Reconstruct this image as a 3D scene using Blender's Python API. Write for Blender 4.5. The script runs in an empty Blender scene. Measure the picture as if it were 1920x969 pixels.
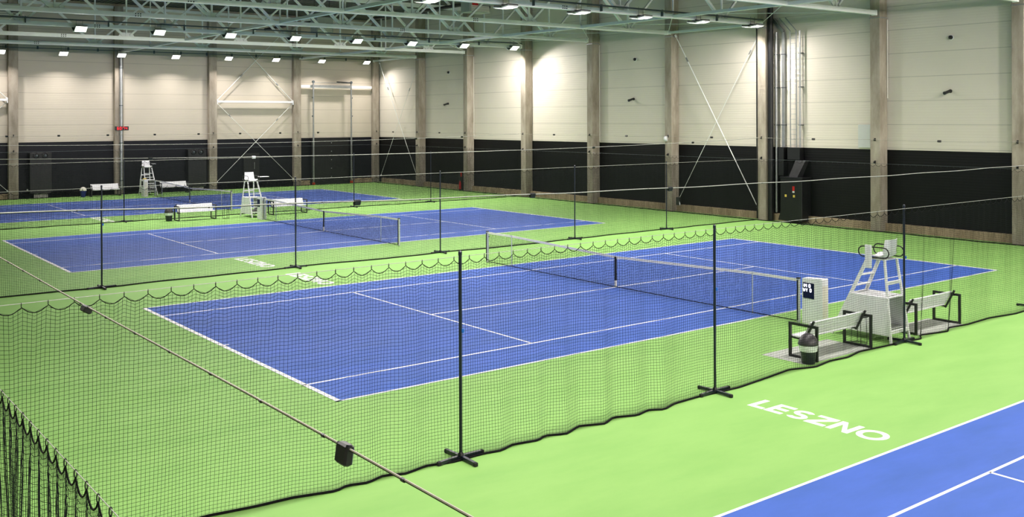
import bpy, bmesh, math, random
import numpy as np
from mathutils import Vector, Matrix

random.seed(7)
rng = np.random.default_rng(7)
SC = bpy.context.scene
COL = SC.collection
PI = math.pi

# ------------------------------------------------------------------ materials
def lin(c):
    out = []
    for v in c:
        v = v / 255.0
        out.append(v / 12.92 if v <= 0.04045 else ((v + 0.055) / 1.055) ** 2.4)
    return out

MATS = {}
def mat(name, rgb, rough=0.5, metal=0.0, spec=0.5, noise=0.0, nscale=3.0, bump=0.0, bscale=60.0, emit=None, estr=0.0, alpha=1.0, coat=0.0):
    if name in MATS:
        return MATS[name]
    m = bpy.data.materials.new(name)
    m.use_nodes = True
    nt = m.node_tree
    b = nt.nodes['Principled BSDF']
    c = lin(rgb)
    b.inputs['Base Color'].default_value = (*c, 1)
    b.inputs['Roughness'].default_value = rough
    b.inputs['Metallic'].default_value = metal
    b.inputs['Specular IOR Level'].default_value = spec
    b.inputs['Coat Weight'].default_value = coat
    b.inputs['Alpha'].default_value = alpha
    if emit:
        b.inputs['Emission Color'].default_value = (*lin(emit), 1)
        b.inputs['Emission Strength'].default_value = estr
    tc = nt.nodes.new('ShaderNodeTexCoord')
    if noise > 0:
        n = nt.nodes.new('ShaderNodeTexNoise')
        n.inputs['Scale'].default_value = nscale
        n.inputs['Detail'].default_value = 5
        nt.links.new(tc.outputs['Object'], n.inputs['Vector'])
        mr = nt.nodes.new('ShaderNodeMapRange')
        mr.inputs['From Min'].default_value = 0.3
        mr.inputs['From Max'].default_value = 0.7
        mr.inputs['To Min'].default_value = 1 - noise
        mr.inputs['To Max'].default_value = 1 + noise
        nt.links.new(n.outputs['Fac'], mr.inputs['Value'])
        mx = nt.nodes.new('ShaderNodeVectorMath')
        mx.operation = 'SCALE'
        mx.inputs[0].default_value = c
        nt.links.new(mr.outputs['Result'], mx.inputs['Scale'])
        nt.links.new(mx.outputs['Vector'], b.inputs['Base Color'])
    if bump > 0:
        n2 = nt.nodes.new('ShaderNodeTexNoise')
        n2.inputs['Scale'].default_value = bscale
        nt.links.new(tc.outputs['Object'], n2.inputs['Vector'])
        bp = nt.nodes.new('ShaderNodeBump')
        bp.inputs['Strength'].default_value = bump
        bp.inputs['Distance'].default_value = 0.02
        nt.links.new(n2.outputs['Fac'], bp.inputs['Height'])
        nt.links.new(bp.outputs['Normal'], b.inputs['Normal'])
    MATS[name] = m
    return m

def concrete(name, rgb, scale=1.0):
    """board-marked concrete: large stains, fine grain, fine vertical run marks"""
    m = mat(name, rgb, rough=0.85, spec=0.2)
    nt = m.node_tree
    b = nt.nodes['Principled BSDF']
    geo = nt.nodes.new('ShaderNodeNewGeometry')
    mp = nt.nodes.new('ShaderNodeMapping')
    mp.inputs['Scale'].default_value = (1.6 * scale, 1.6 * scale, 0.45 * scale)
    nt.links.new(geo.outputs['Position'], mp.inputs['Vector'])
    n1 = nt.nodes.new('ShaderNodeTexNoise')
    n1.inputs['Scale'].default_value = 1.3
    n1.inputs['Detail'].default_value = 8
    n1.inputs['Roughness'].default_value = 0.65
    nt.links.new(mp.outputs['Vector'], n1.inputs['Vector'])
    cr = nt.nodes.new('ShaderNodeValToRGB')
    e = cr.color_ramp.elements
    c = lin(rgb)
    e[0].position = 0.3
    e[0].color = (c[0] * 0.62, c[1] * 0.59, c[2] * 0.55, 1)
    e[1].position = 0.68
    e[1].color = (c[0] * 1.2, c[1] * 1.2, c[2] * 1.2, 1)
    nt.links.new(n1.outputs['Fac'], cr.inputs['Fac'])
    nt.links.new(cr.outputs['Color'], b.inputs['Base Color'])
    return m

def panel_wall(name, up, low, axis_seam=1.03, z_split=3.55):
    """sandwich-panel cladding: flat colour changes at the dark wainscot, seams and micro ribs across"""
    m = bpy.data.materials.new(name)
    m.use_nodes = True
    nt = m.node_tree
    N = nt.nodes
    Lk = nt.links
    b = N['Principled BSDF']
    geo = N.new('ShaderNodeNewGeometry')
    sep = N.new('ShaderNodeSeparateXYZ')
    Lk.new(geo.outputs['Position'], sep.inputs[0])
    def math_(op, a, bb=None, c=None):
        n = N.new('ShaderNodeMath')
        n.operation = op
        for i, v in enumerate((a, bb, c)):
            if v is None:
                continue
            if isinstance(v, (int, float)):
                n.inputs[i].default_value = v
            else:
                Lk.new(v, n.inputs[i])
        return n.outputs[0]
    z = sep.outputs['Z']
    isup = math_('GREATER_THAN', z, z_split)
    seam = math_('MODULO', math_('ADD', z, 0.51), axis_seam)
    seamline = math_('LESS_THAN', seam, 0.028)
    mixc = N.new('ShaderNodeMix')
    mixc.data_type = 'RGBA'
    mixc.inputs['A'].default_value = (*lin(low), 1)
    mixc.inputs['B'].default_value = (*lin(up), 1)
    Lk.new(isup, mixc.inputs['Factor'])
    nz = N.new('ShaderNodeTexNoise')
    nz.inputs['Scale'].default_value = 0.5
    nz.inputs['Detail'].default_value = 3
    Lk.new(geo.outputs['Position'], nz.inputs['Vector'])
    k = math_('ADD', math_('MULTIPLY', nz.outputs['Fac'], 0.12), 0.94)
    k2 = math_('MULTIPLY', k, math_('SUBTRACT', 1.0, math_('MULTIPLY', seamline, 0.3)))
    sc = N.new('ShaderNodeVectorMath')
    sc.operation = 'SCALE'
    Lk.new(mixc.outputs['Result'], sc.inputs[0])
    Lk.new(k2, sc.inputs['Scale'])
    Lk.new(sc.outputs['Vector'], b.inputs['Base Color'])
    b.inputs['Roughness'].default_value = 0.55
    b.inputs['Specular IOR Level'].default_value = 0.25
    rib = math_('SINE', math_('MULTIPLY', z, 2 * PI / 0.115))
    bp = N.new('ShaderNodeBump')
    bp.inputs['Strength'].default_value = 0.16
    bp.inputs['Distance'].default_value = 0.006
    Lk.new(rib, bp.inputs['Height'])
    Lk.new(bp.outputs['Normal'], b.inputs['Normal'])
    return m

def paint_floor(name, rgb, pale=0.14):
    """acrylic sports coating: faint cloudy wear and a soft sheen"""
    m = mat(name, rgb, rough=0.6, spec=0.2)
    nt = m.node_tree
    N, Lk = nt.nodes, nt.links
    b = N['Principled BSDF']
    geo = N.new('ShaderNodeNewGeometry')
    mp = N.new('ShaderNodeMapping')
    mp.inputs['Scale'].default_value = (0.5, 1.5, 1.0)
    mp.inputs['Rotation'].default_value = (0, 0, 0.7)
    Lk.new(geo.outputs['Position'], mp.inputs['Vector'])
    n1 = N.new('ShaderNodeTexNoise')
    n1.inputs['Scale'].default_value = 1.1
    n1.inputs['Detail'].default_value = 6
    n1.inputs['Roughness'].default_value = 0.6
    Lk.new(mp.outputs['Vector'], n1.inputs['Vector'])
    cr = N.new('ShaderNodeValToRGB')
    e = cr.color_ramp.elements
    c = lin(rgb)
    e[0].position, e[1].position = 0.3, 0.75
    e[0].color = (c[0] * (1 - pale * .5), c[1] * (1 - pale * .4), c[2] * (1 - pale * .5), 1)
    e[1].color = (c[0] * (1 + pale), c[1] * (1 + pale * .5), c[2] * (1 + pale), 1)
    Lk.new(n1.outputs['Fac'], cr.inputs['Fac'])
    Lk.new(cr.outputs['Color'], b.inputs['Base Color'])
    n2 = N.new('ShaderNodeTexNoise')
    n2.inputs['Scale'].default_value = 0.8
    n2.inputs['Detail'].default_value = 4
    Lk.new(mp.outputs['Vector'], n2.inputs['Vector'])
    mr = N.new('ShaderNodeMapRange')
    mr.inputs['To Min'].default_value = 0.55
    mr.inputs['To Max'].default_value = 0.68
    Lk.new(n2.outputs['Fac'], mr.inputs['Value'])
    Lk.new(mr.outputs['Result'], b.inputs['Roughness'])
    return m

M_GREEN = paint_floor('green_acrylic', (130, 177, 94))
M_BLUE = paint_floor('blue_acrylic', (60, 95, 174), 0.2)
M_LINE = mat('white_line_paint', (240, 240, 242), 0.5, noise=0.03)
M_WALL_R = panel_wall('cream_cladding', (224, 216, 203), (9, 10, 12))
M_WALL_B = panel_wall('beige_cladding', (208, 198, 182), (13, 15, 24))
M_CONC = concrete('column_concrete', (168, 159, 146))
M_PLINTH = concrete('plinth_concrete', (176, 158, 132), 1.4)
M_STEEL = mat('pale_green_steel', (240, 243, 240), 0.45, noise=0.04, nscale=2)
M_DECK = mat('roof_deck_sheet', (84, 86, 80), 0.5, noise=0.05)
M_GALV = mat('galvanised_steel', (176, 178, 180), 0.38, metal=0.75, noise=0.1, nscale=6)
M_DKGALV = mat('dark_cable_tray', (84, 92, 96), 0.5, metal=0.3, noise=0.08)
M_BLACK = mat('black_powder_coat', (16, 17, 20), 0.45, noise=0.1, nscale=8)
M_POLE = mat('blue_black_pole', (17, 24, 40), 0.35, spec=0.5, noise=0.1, nscale=5)
M_RUBBER = mat('black_rubber', (18, 19, 20), 0.8, noise=0.15, nscale=20)
M_TWINE = mat('net_twine', (14, 20, 22), 0.8, spec=0.2, noise=0.1, nscale=15)
M_ROPE = mat('black_rope', (10, 11, 12), 0.85, spec=0.2, bump=0.4, bscale=120)
M_WIRE = mat('pale_wire_rope', (182, 182, 176), 0.45, metal=0.2, noise=0.12, nscale=30)
M_GREYWIRE = mat('grey_cable', (196, 188, 176), 0.5, noise=0.15, nscale=12)
M_WHITE = mat('white_plastic', (236, 236, 240), 0.4, noise=0.02)
M_WSTEEL = mat('white_painted_steel', (238, 238, 240), 0.4, noise=0.03, nscale=6)
M_WOOD = mat('white_bench_slat', (236, 236, 240), 0.5, noise=0.04, nscale=5, bump=0.1, bscale=25)
M_BAND = mat('white_net_tape', (236, 234, 228), 0.8, noise=0.04, nscale=12)
M_ALU = mat('grey_aluminium_post', (196, 200, 202), 0.35, metal=0.35, noise=0.05)
M_LAMP = mat('lamp_glow', (255, 255, 255), 0.3, emit=(255, 250, 238), estr=14.0)
M_RIM = mat('white_lamp_rim', (245, 245, 245), 0.35, noise=0.02)
M_HOUS = mat('dark_lamp_housing', (52, 50, 50), 0.5, noise=0.08)
M_SCREEN = mat('black_screen', (8, 9, 16), 0.15, spec=0.5, noise=0.05)
M_TEXTW = mat('white_screen_text', (240, 240, 255), 0.5, emit=(235, 235, 255), estr=1.2)
M_RED = mat('red_enamel', (196, 30, 26), 0.4, noise=0.06)
M_LEDRED = mat('red_led', (200, 10, 25), 0.4, emit=(255, 14, 34), estr=2.2)
M_BLUEP = mat('blue_plastic', (22, 96, 196), 0.4, noise=0.05)
M_NAVY = mat('navy_plastic', (18, 28, 120), 0.45, noise=0.06)
M_YEL = mat('yellow_sticker', (232, 206, 92), 0.5, noise=0.05)
M_ORANGE = mat('orange_guard', (222, 70, 24), 0.5, noise=0.08)
M_BAG = mat('thin_white_bag', (236, 238, 242), 0.35, noise=0.15, nscale=14, bump=0.8, bscale=22)
M_BIN = mat('dark_bin_plastic', (34, 38, 48), 0.45, noise=0.1, nscale=6)
M_DOME = mat('grey_bin_lid', (58, 55, 60), 0.4, noise=0.08)
M_GREYBOX = mat('grey_sheet_metal', (160, 165, 158), 0.5, noise=0.06)
M_CREAMP = mat('pale_plastic', (224, 220, 208), 0.45, noise=0.03)
M_BLOCK = mat('pale_concrete_patch', (196, 194, 186), 0.8, noise=0.1)
M_DOORP = mat('black_door_panel', (16, 17, 20), 0.5, noise=0.1)
M_MAT = mat('grey_translucent_sheet', (212, 214, 210), 0.25, noise=0.06, nscale=2, alpha=0.55)

# ------------------------------------------------------------------ mesh helpers
class MB:
    def __init__(s):
        s.v, s.f, s.m = [], [], []
        s.mi = 0
    def add(s, verts, faces):
        o = len(s.v)
        s.v += [tuple(v) for v in verts]
        s.f += [tuple(i + o for i in f) for f in faces]
        s.m += [s.mi] * len(faces)
        return s
    def box(s, c, d, R=None):
        x, y, z = d[0] / 2, d[1] / 2, d[2] / 2
        vs = [Vector((a * x, b * y, e * z)) for a in (-1, 1) for b in (-1, 1) for e in (-1, 1)]
        if R is not None:
            vs = [R @ v for v in vs]
        c = Vector(c)
        s.add([v + c for v in vs], [(0, 1, 3, 2), (4, 6, 7, 5), (0, 4, 5, 1), (2, 3, 7, 6), (0, 2, 6, 4), (1, 5, 7, 3)])
        return s
    def bbox(s, a, b):
        return s.box([(p + q) / 2 for p, q in zip(a, b)], [abs(q - p) for p, q in zip(a, b)])
    def rbox(s, c, d, ch=0.01, R=None):
        """box with chamfered edges along all sides (octagon-like section stack)"""
        x, y, z = d[0] / 2, d[1] / 2, d[2] / 2
        ch = min(ch, x * .9, y * .9, z * .9)
        rings = []
        for zz, k in ((-z, ch), (-z + ch, 0), (z - ch, 0), (z, ch)):
            X, Y = x - k, y - k
            rings.append([(-X + ch, -Y, zz), (X - ch, -Y, zz), (X, -Y + ch, zz), (X, Y - ch, zz), (X - ch, Y, zz), (-X + ch, Y, zz), (-X, Y - ch, zz), (-X, -Y + ch, zz)])
        vs = [Vector(p) for r in rings for p in r]
        if R is not None:
            vs = [R @ v for v in vs]
        c = Vector(c)
        fs = [tuple(reversed(range(8)))]
        for k in range(3):
            for i in range(8):
                j = (i + 1) % 8
                fs.append((k * 8 + i, k * 8 + j, k * 8 + 8 + j, k * 8 + 8 + i))
        fs.append(tuple(range(24, 32)))
        s.add([v + c for v in vs], fs)
        return s
    def bar(s, p0, p1, w, h, up=(0, 0, 1)):
        p0, p1 = Vector(p0), Vector(p1)
        d = p1 - p0
        L = d.length
        zx = d.normalized()
        up = Vector(up)
        if abs(zx.dot(up)) > 0.98:
            up = Vector((0, 1, 0))
        y = up.cross(zx).normalized()
        z = zx.cross(y)
        R = Matrix((zx, y, z)).transposed()
        return s.box((p0 + p1) / 2, (L, w, h), R)
    def tube(s, pts, r, n=8, closed=False, cap=True):
        pts = [Vector(p) for p in pts]
        N = len(pts)
        vs, fs = [], []
        prev = None
        for i in range(N):
            if closed:
                t = (pts[(i + 1) % N] - pts[i - 1])
            else:
                t = pts[min(i + 1, N - 1)] - pts[max(i - 1, 0)]
            t.normalize()
            if prev is None:
                a = Vector((0, 0, 1)) if abs(t.z) < 0.9 else Vector((1, 0, 0))
                u = a.cross(t).normalized()
            else:
                u = (prev - t * prev.dot(t)).normalized()
            prev = u
            w = t.cross(u)
            rr = r[i] if isinstance(r, (list, tuple)) else r
            for k in range(n):
                an = 2 * PI * k / n
                vs.append(pts[i] + u * (rr * math.cos(an)) + w * (rr * math.sin(an)))
        M = N if closed else N - 1
        for i in range(M):
            j = (i + 1) % N
            for k in range(n):
                l = (k + 1) % n
                fs.append((i * n + k, i * n + l, j * n + l, j * n + k))
        if cap and not closed:
            fs.append(tuple(reversed(range(n))))
            fs.append(tuple(range((N - 1) * n, N * n)))
        return s.add(vs, fs)
    def lathe(s, prof, c=(0, 0, 0), n=24, sx=1.0, sy=1.0):
        vs, fs = [], []
        for r, z in prof:
            for k in range(n):
                a = 2 * PI * k / n
                vs.append((c[0] + r * sx * math.cos(a), c[1] + r * sy * math.sin(a), c[2] + z))
        for i in range(len(prof) - 1):
            for k in range(n):
                l = (k + 1) % n
                fs.append((i * n + k, i * n + l, (i + 1) * n + l, (i + 1) * n + k))
        fs.append(tuple(reversed(range(n))))
        fs.append(tuple(range((len(prof) - 1) * n, len(prof) * n)))
        return s.add(vs, fs)
    def prism(s, poly, axis, a, b):
        """extrude a 2-D polygon along axis 0/1/2 from a to b"""
        n = len(poly)
        def P(p, t):
            q = list(p)
            q.insert(axis, t)
            return q
        vs = [P(p, a) for p in poly] + [P(p, b) for p in poly]
        fs = [tuple(reversed(range(n))), tuple(range(n, 2 * n))]
        for i in range(n):
            j = (i + 1) % n
            fs.append((i, j, n + j, n + i))
        return s.add(vs, fs)
    def build(s, name, m, parent=None, smooth=False, loc=None):
        me = bpy.data.meshes.new(name)
        me.from_pydata(s.v, [], s.f)
        for q in (m if isinstance(m, (list, tuple)) else [m]):
            me.materials.append(q)
        if isinstance(m, (list, tuple)):
            me.polygons.foreach_set('material_index', s.m)
        bm = bmesh.new()
        bm.from_mesh(me)
        bmesh.ops.recalc_face_normals(bm, faces=bm.faces)
        bm.to_mesh(me)
        bm.free()
        if smooth:
            me.polygons.foreach_set('use_smooth', [True] * len(me.polygons))
            me.set_sharp_from_angle(angle=math.radians(40))
        me.update()
        o = bpy.data.objects.new(name, me)
        COL.objects.link(o)
        if parent:
            o.parent = parent
        if loc:
            o.location = loc
        return o

def tag(o, label=None, cat=None, group=None, kind=None):
    if label:
        o['label'] = label
    if cat:
        o['category'] = cat
    if group:
        o['group'] = group
    if kind:
        o['kind'] = kind
    return o

def empty(name, loc=(0, 0, 0), rz=0.0, label=None, cat=None, group=None):
    o = bpy.data.objects.new(name, None)
    o.empty_display_size = 0.2
    COL.objects.link(o)
    o.location = loc
    o.rotation_euler = (0, 0, rz)
    return tag(o, label, cat, group)

def copy_tree(o, parent=None):
    c = o.copy()
    COL.objects.link(c)
    if parent:
        c.parent = parent
    for ch in list(o.children):
        copy_tree(ch, c)
    return c

ORD = ['first', 'second', 'third', 'fourth', 'fifth', 'sixth', 'seventh', 'eighth', 'ninth', 'tenth', 'eleventh', 'twelfth', 'thirteenth', 'fourteenth']

# ------------------------------------------------------------------ dimensions
CL, CW, CS, CV = 11.885, 5.485, 4.115, 6.40      # court half length, half width, singles, service
YA, YB, YC, YD = 0.0, 18.66, 37.28, -18.42
COURTS = [(YD, 0.05), (YA, 0.0), (YB, 0.035), (YC, 0.077)]
FACE_X, WALL_X = 18.7, 19.3
FACE_Y, WALL_Y = 47.3, 47.7
X0, Y0 = -23.5, -28.6
ROOF = 12.75
COLY = [-2.9, 3.26, 9.40, 15.59, 21.86, 28.18, 34.63, 40.83]
COLX = [-13.4, -7.0, -0.6, 5.8, 12.25, 18.95]
TRUY = [-3.0, 3.05, 9.15, 15.35, 21.7, 27.95, 34.3, 40.5]

# ------------------------------------------------------------------ the shell
def struct(o):
    o['kind'] = 'structure'
    return o

struct(MB().bbox((X0, Y0, -0.3), (WALL_X + .3, WALL_Y + .3, 0)).build('floor', M_GREEN))
struct(MB().bbox((WALL_X, Y0, 0), (WALL_X + 0.2, WALL_Y + 0.2, ROOF)).build('wall_right', M_WALL_R))
struct(MB().bbox((X0, WALL_Y, 0), (WALL_X, WALL_Y + 0.2, ROOF)).build('wall_back', M_WALL_B))
struct(MB().bbox((X0 - .2, Y0, 0), (X0, WALL_Y + .2, ROOF)).build('wall_left', M_WALL_R))
struct(MB().bbox((X0, Y0 - .2, 0), (WALL_X + .2, Y0, ROOF)).build('wall_front', M_WALL_B))
# trapezoidal roof deck, ribs along y
b = MB()
pitch = 0.31
xs = np.arange(X0 - .2, WALL_X + .3, pitch)
poly = []
for x in xs:
    poly += [(x, ROOF + .12), (x + .10, ROOF + .12), (x + .135, ROOF), (x + .275, ROOF)]
vs = [(p[0], Y0 - .2, p[1]) for p in poly] + [(p[0], WALL_Y + .2, p[1]) for p in poly]
n = len(poly)
b.add(vs, [(i, i + 1, n + i + 1, n + i) for i in range(n - 1)])
struct(b.build('ceiling', M_DECK))
# concrete plinths between the columns
b = MB()
ys = [Y0] + COLY + [47.0]
for a, c in zip(ys[:-1], ys[1:]):
    lo = a + (0.25 if a != Y0 else 0)
    b.bbox((WALL_X - .22, lo, 0), (WALL_X, c - .25, 0.34))
struct(b.build('baseboard_right', M_PLINTH))
b = MB()
for a, c in zip(COLX[:-1], COLX[3:]):
    if abs(c - 18.95) < .01:
        b.bbox((a + .27, WALL_Y - .2, 0), (13.35, WALL_Y, .33))
        b.bbox((16.8, WALL_Y - .2, 0), (c - .3, WALL_Y, .33))
    elif abs(a - 5.8) < .01:      # gap where the dark door stands
        b.bbox((a + .27, WALL_Y - .2, 0), (8.1, WALL_Y, .33))
        b.bbox((9.4, WALL_Y - .2, 0), (c - .27, WALL_Y, .33))
    else:
        b.bbox((a + .27, WALL_Y - .2, 0), (c - .27, WALL_Y, .33))
struct(b.build('baseboard_back', M_PLINTH))
# pale eaves angle where deck meets the back wall
struct(MB().bbox((X0, WALL_Y - .14, ROOF - .34), (WALL_X, WALL_Y, ROOF - .16)).build('trim_1', M_STEEL))
# doors in the back wall
d = MB().bbox((8.15, WALL_Y - .1, 0), (9.35, WALL_Y - .002, 2.5)).build('door_1', M_DOORP)
struct(d)
MB().bar((8.95, WALL_Y - .16, 1.35), (8.95, WALL_Y - .16, 1.85), .03, .03).build('door_handle', M_GALV, d)
d = MB().bbox((13.5, WALL_Y - .12, 0), (16.65, WALL_Y - .002, 3.5)).build('door_2', M_DOORP)
struct(d)
for z in (0.55, 1.2, 1.85, 2.5, 3.15):
    MB().lathe([(.035, 0), (.035, .02), (.02, .03)], n=10).build('rivet', M_GALV, d, loc=(15.15, WALL_Y - .15, z)).rotation_euler = (PI / 2, 0, 0)
# pale concrete patches in the back plinth below the black heaters
for i, x in enumerate((-5.4, 4.75)):
    o = MB().rbox((x, WALL_Y - .24, .165), (.82, .07, .33), .01).build('plinth_patch', M_BLOCK)
    tag(o, ['pale concrete block in the far wall plinth, left of all benches', 'pale concrete block in the far wall plinth right of the far benches'][i], 'concrete block', 'pale plinth blocks')

# ------------------------------------------------------------------ concrete columns
def bracket(parent, p, d):
    """small black cable bracket: eye plate with an arm"""
    p = Vector(p)
    d = Vector(d)
    b = MB().bar(p, p + d * .13, .03, .03)
    b.bar(p + Vector((0, 0, .05)), p + d * .12 + Vector((0, 0, -.04)), .02, .02)
    b.box(p + d * .008, (.06, .06, .12))
    return b.build('cable_bracket', M_BLACK, parent)

for i, y in enumerate(COLY):
    e = empty('concrete_column', (FACE_X + .3, y, 0), 0,
              'tall grey concrete column on the right wall, %s from the photo edge' % ORD[i], 'column', 'concrete columns along the right wall')
    e['kind'] = 'thing'
    MB().rbox((-.014, 0, ROOF / 2 - .1), (.572, .48, ROOF - .2), .015).build('shaft', M_CONC, e)
    MB().bbox((-.32, -.26, 9.3), (.27, .26, 9.34)).build('bearing_plate', M_GALV, e)
    for z in (4.0, 3.02):
        bracket(e, (-.3, 0, z), (-1, 0, 0))
    if i in (1, 4, 6):
        MB().tube([(.24, -.27, 3.6 if i != 1 else 5.8), (.24, -.27, 9.25)], .028, 8).build('conduit', M_CREAMP, e, True)
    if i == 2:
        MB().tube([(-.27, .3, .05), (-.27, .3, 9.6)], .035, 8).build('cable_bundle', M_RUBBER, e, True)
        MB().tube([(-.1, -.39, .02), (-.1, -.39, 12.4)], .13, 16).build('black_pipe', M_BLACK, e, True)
for i, x in enumerate(COLX):
    nm = ['leftmost, outside the photo', 'beside the left edge of the photo', 'behind the tall shiny downpipe', 'left of the white braced bay', 'right of the white braced bay', 'in the far corner of the hall'][i]
    e = empty('concrete_column', (x, FACE_Y + .2, 0), 0, 'brown grey concrete column on the far wall, ' + nm, 'column', 'concrete columns along the far wall')
    e['kind'] = 'thing'
    w = .56 if i < 5 else .7
    MB().rbox((0, -.014, ROOF / 2 - .1), (w if i < 5 else .5, .372, ROOF - .2), .015).build('shaft', M_CONC, e)
    for z in (4.0, 3.02):
        bracket(e, (0, -.2, z), (0, -1, 0))

# ------------------------------------------------------------------ courts, lines, lettering
court_names = ['blue tennis court in the bottom right corner nearest the camera', 'bright blue tennis court behind the nearest divider net',
               'blue tennis court in the middle of the hall', 'farthest blue tennis court, below the far wall']
for i, (y, x) in enumerate(COURTS):
    e = empty('tennis_court', (x, y, 0), 0, court_names[i], 'tennis court', 'tennis courts')
    e['kind'] = 'thing'
    MB().bbox((-CL, -CW, -.002), (CL, CW, .003)).build('playing_surface', M_BLUE, e)
    b = MB()
    t0, t1 = .0032, .0058
    w = .05
    for s in (-1, 1):
        b.bbox((-CL, s * CW - (w if s > 0 else 0), t0), (CL, s * CW + (0 if s > 0 else w), t1))
        b.bbox((-CL, s * CS - w / 2, t0), (CL, s * CS + w / 2, t1))
        b.bbox((s * CL - (.1 if s > 0 else 0), -CW, t0), (s * CL + (0 if s > 0 else .1), CW, t1))
        b.bbox((s * CV - w / 2, -CS, t0), (s * CV + w / 2, CS, t1))
        b.bbox((s * (CL - .2), -w / 2, t0), (s * CL, w / 2, t1))
    b.bbox((-CV, -w / 2, t0), (CV, w / 2, t1))
    b.build('court_lines', M_LINE, e)

def stroke_letters(height, thick):
    """heavy geometric capitals as polygons: L E S Z N O; returns list of (polys, advance width)"""
    H, T = height, thick
    def rect(a, b_, c, d_):
        return [(a, b_), (c, b_), (c, d_), (a, d_)]
    out = []
    W = .62 * H
    out.append(([rect(0, 0, T, H), rect(T, 0, W, T)], W * 1.1))
    W = .68 * H
    out.append(([rect(0, 0, T, H), rect(T, 0, W, T), rect(T, H - T, W, H), rect(T, H / 2 - T / 2, W * .92, H / 2 + T / 2)], W * 1.16))
    W = .72 * H           # S as ring strips
    strips = []
    r = (H + T) / 4 - T / 2
    def ring(cx, cy, rx, ry, a0, a1, n=14):
        ps = []
        for k in range(n):
            A, B = math.radians(a0 + (a1 - a0) * k / n), math.radians(a0 + (a1 - a0) * (k + 1) / n)
            q = []
            for ang, kk in ((A, T / 2), (B, T / 2), (B, -T / 2), (A, -T / 2)):
                q.append((cx + (rx + kk) * math.cos(ang), cy + (ry + kk) * math.sin(ang)))
            ps.append(q)
        return ps
    rx = W / 2 - T / 2
    strips += ring(W / 2, H - T / 2 - r, rx, r, 35, 270)
    strips += ring(W / 2, T / 2 + r, rx, r, 90, -145)
    out.append((strips, W * 1.12))
    W = .74 * H
    out.append(([rect(0, 0, W, T), rect(0, H - T, W, H), [(0, T), (T * 1.35, T), (W, H - T), (W - T * 1.35, H - T)]], W * 1.12))
    W = .8 * H
    out.append(([rect(0, 0, T, H), rect(W - T, 0, W, H), [(T, H), (T, H - T * 1.5), (W - T, 0), (W - T, T * 1.5)]], W * 1.1))
    W = H
    out.append((ring(W / 2, H / 2, W / 2 - T / 2, H / 2 - T / 2, 0, 360, 40), W))
    return out

LET = stroke_letters(.50, .1)
total = sum(a for _, a in LET)
def floor_word(y_top, x_mid, length, label):
    b = MB()
    k = length / total
    u = 0
    for polys, adv in LET:
        for p in polys:
            n = len(p)
            vs = [(q[1] - .25, -(u + q[0]) * k, z) for z in (.0005, .0035) for q in p]
            fs = [tuple(range(n)), tuple(range(n, 2 * n))] + [(i, (i + 1) % n, n + (i + 1) % n, n + i) for i in range(n)]
            b.add(vs, fs)
        u += adv
    o = b.build('floor_lettering', M_LINE, loc=(x_mid, y_top, 0))
    tag(o, label, 'lettering', 'white town names painted on the floor')
    o['kind'] = 'thing'
    return o
floor_word(-10.1, -6.17, 2.52, 'large white town name painted on green floor beside the corner court')
floor_word(8.45, -6.25, 2.6, 'white town name painted on green floor at the far side of the bright blue court')
floor_word(12.85, -6.2, 2.6, 'white town name painted on green floor at the near side of the middle court')
floor_word(31.7, -6.2, 2.7, 'small white town name painted on green floor before the farthest court')

# ------------------------------------------------------------------ netting
def netting(name, parent, place, s0, s1, H, cell=.048, r=.0019, nv=22, hseg=.12, mat_=None, cell_s=None):
    """square mesh of twine: every strand a three-sided tube following place(s, h)"""
    nS = int(round((s1 - s0) / (cell_s or cell)))
    if cell_s:
        hseg = .055
    nH = int(round(H / cell))
    S = np.linspace(s0, s1, nS + 1)
    Hh = np.linspace(0, H, nH + 1)
    V, F = [], []
    off = 0
    tri = [(math.cos(a), math.sin(a)) for a in (PI / 2, PI / 2 + 2 * PI / 3, PI / 2 + 4 * PI / 3)]
    def strands(ss, hh, ua, ub):
        nonlocal off
        P = place(ss.ravel(), hh.ravel()).reshape(ss.shape + (3,))
        A, K = ss.shape
        ring = np.stack([P + r * (c * ua + d * ub) for c, d in tri], axis=2)     # A,K,3,3
        V.append(ring.reshape(-1, 3))
        idx = off + np.arange(A * K * 3).reshape(A, K, 3)
        nxt = np.roll(idx, -1, axis=2)
        q = np.stack([idx[:, :-1], nxt[:, :-1], nxt[:, 1:], idx[:, 1:]], axis=-1)
        F.append(q.reshape(-1, 4))
        off += A * K * 3
    u = place.u
    nn = place.n
    hv = H * np.linspace(0, 1, nv + 1) ** 0.8
    strands(np.repeat(S[:, None], nv + 1, 1), np.repeat(hv[None, :], len(S), 0), u, nn)
    K = int((s1 - s0) / hseg) + 1
    sv = np.linspace(s0, s1, K + 1)
    strands(np.repeat(sv[None, :], len(Hh), 0), np.repeat(Hh[:, None], K + 1, 1), np.array([0, 0, 1.0]), nn)
    V = np.concatenate(V)
    F = np.concatenate(F)
    me = bpy.data.meshes.new(name)
    me.vertices.add(len(V))
    me.vertices.foreach_set('co', V.astype(np.float32).ravel())
    me.loops.add(F.size)
    me.loops.foreach_set('vertex_index', F.astype(np.int32).ravel())
    me.polygons.add(len(F))
    me.polygons.foreach_set('loop_start', np.arange(0, F.size, 4, dtype=np.int32))
    me.polygons.foreach_set('use_smooth', np.ones(len(F), dtype=bool))
    me.materials.append(mat_ or M_TWINE)
    me.update(calc_edges=True)
    o = bpy.data.objects.new(name, me)
    COL.objects.link(o)
    o.parent = parent
    return o

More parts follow.
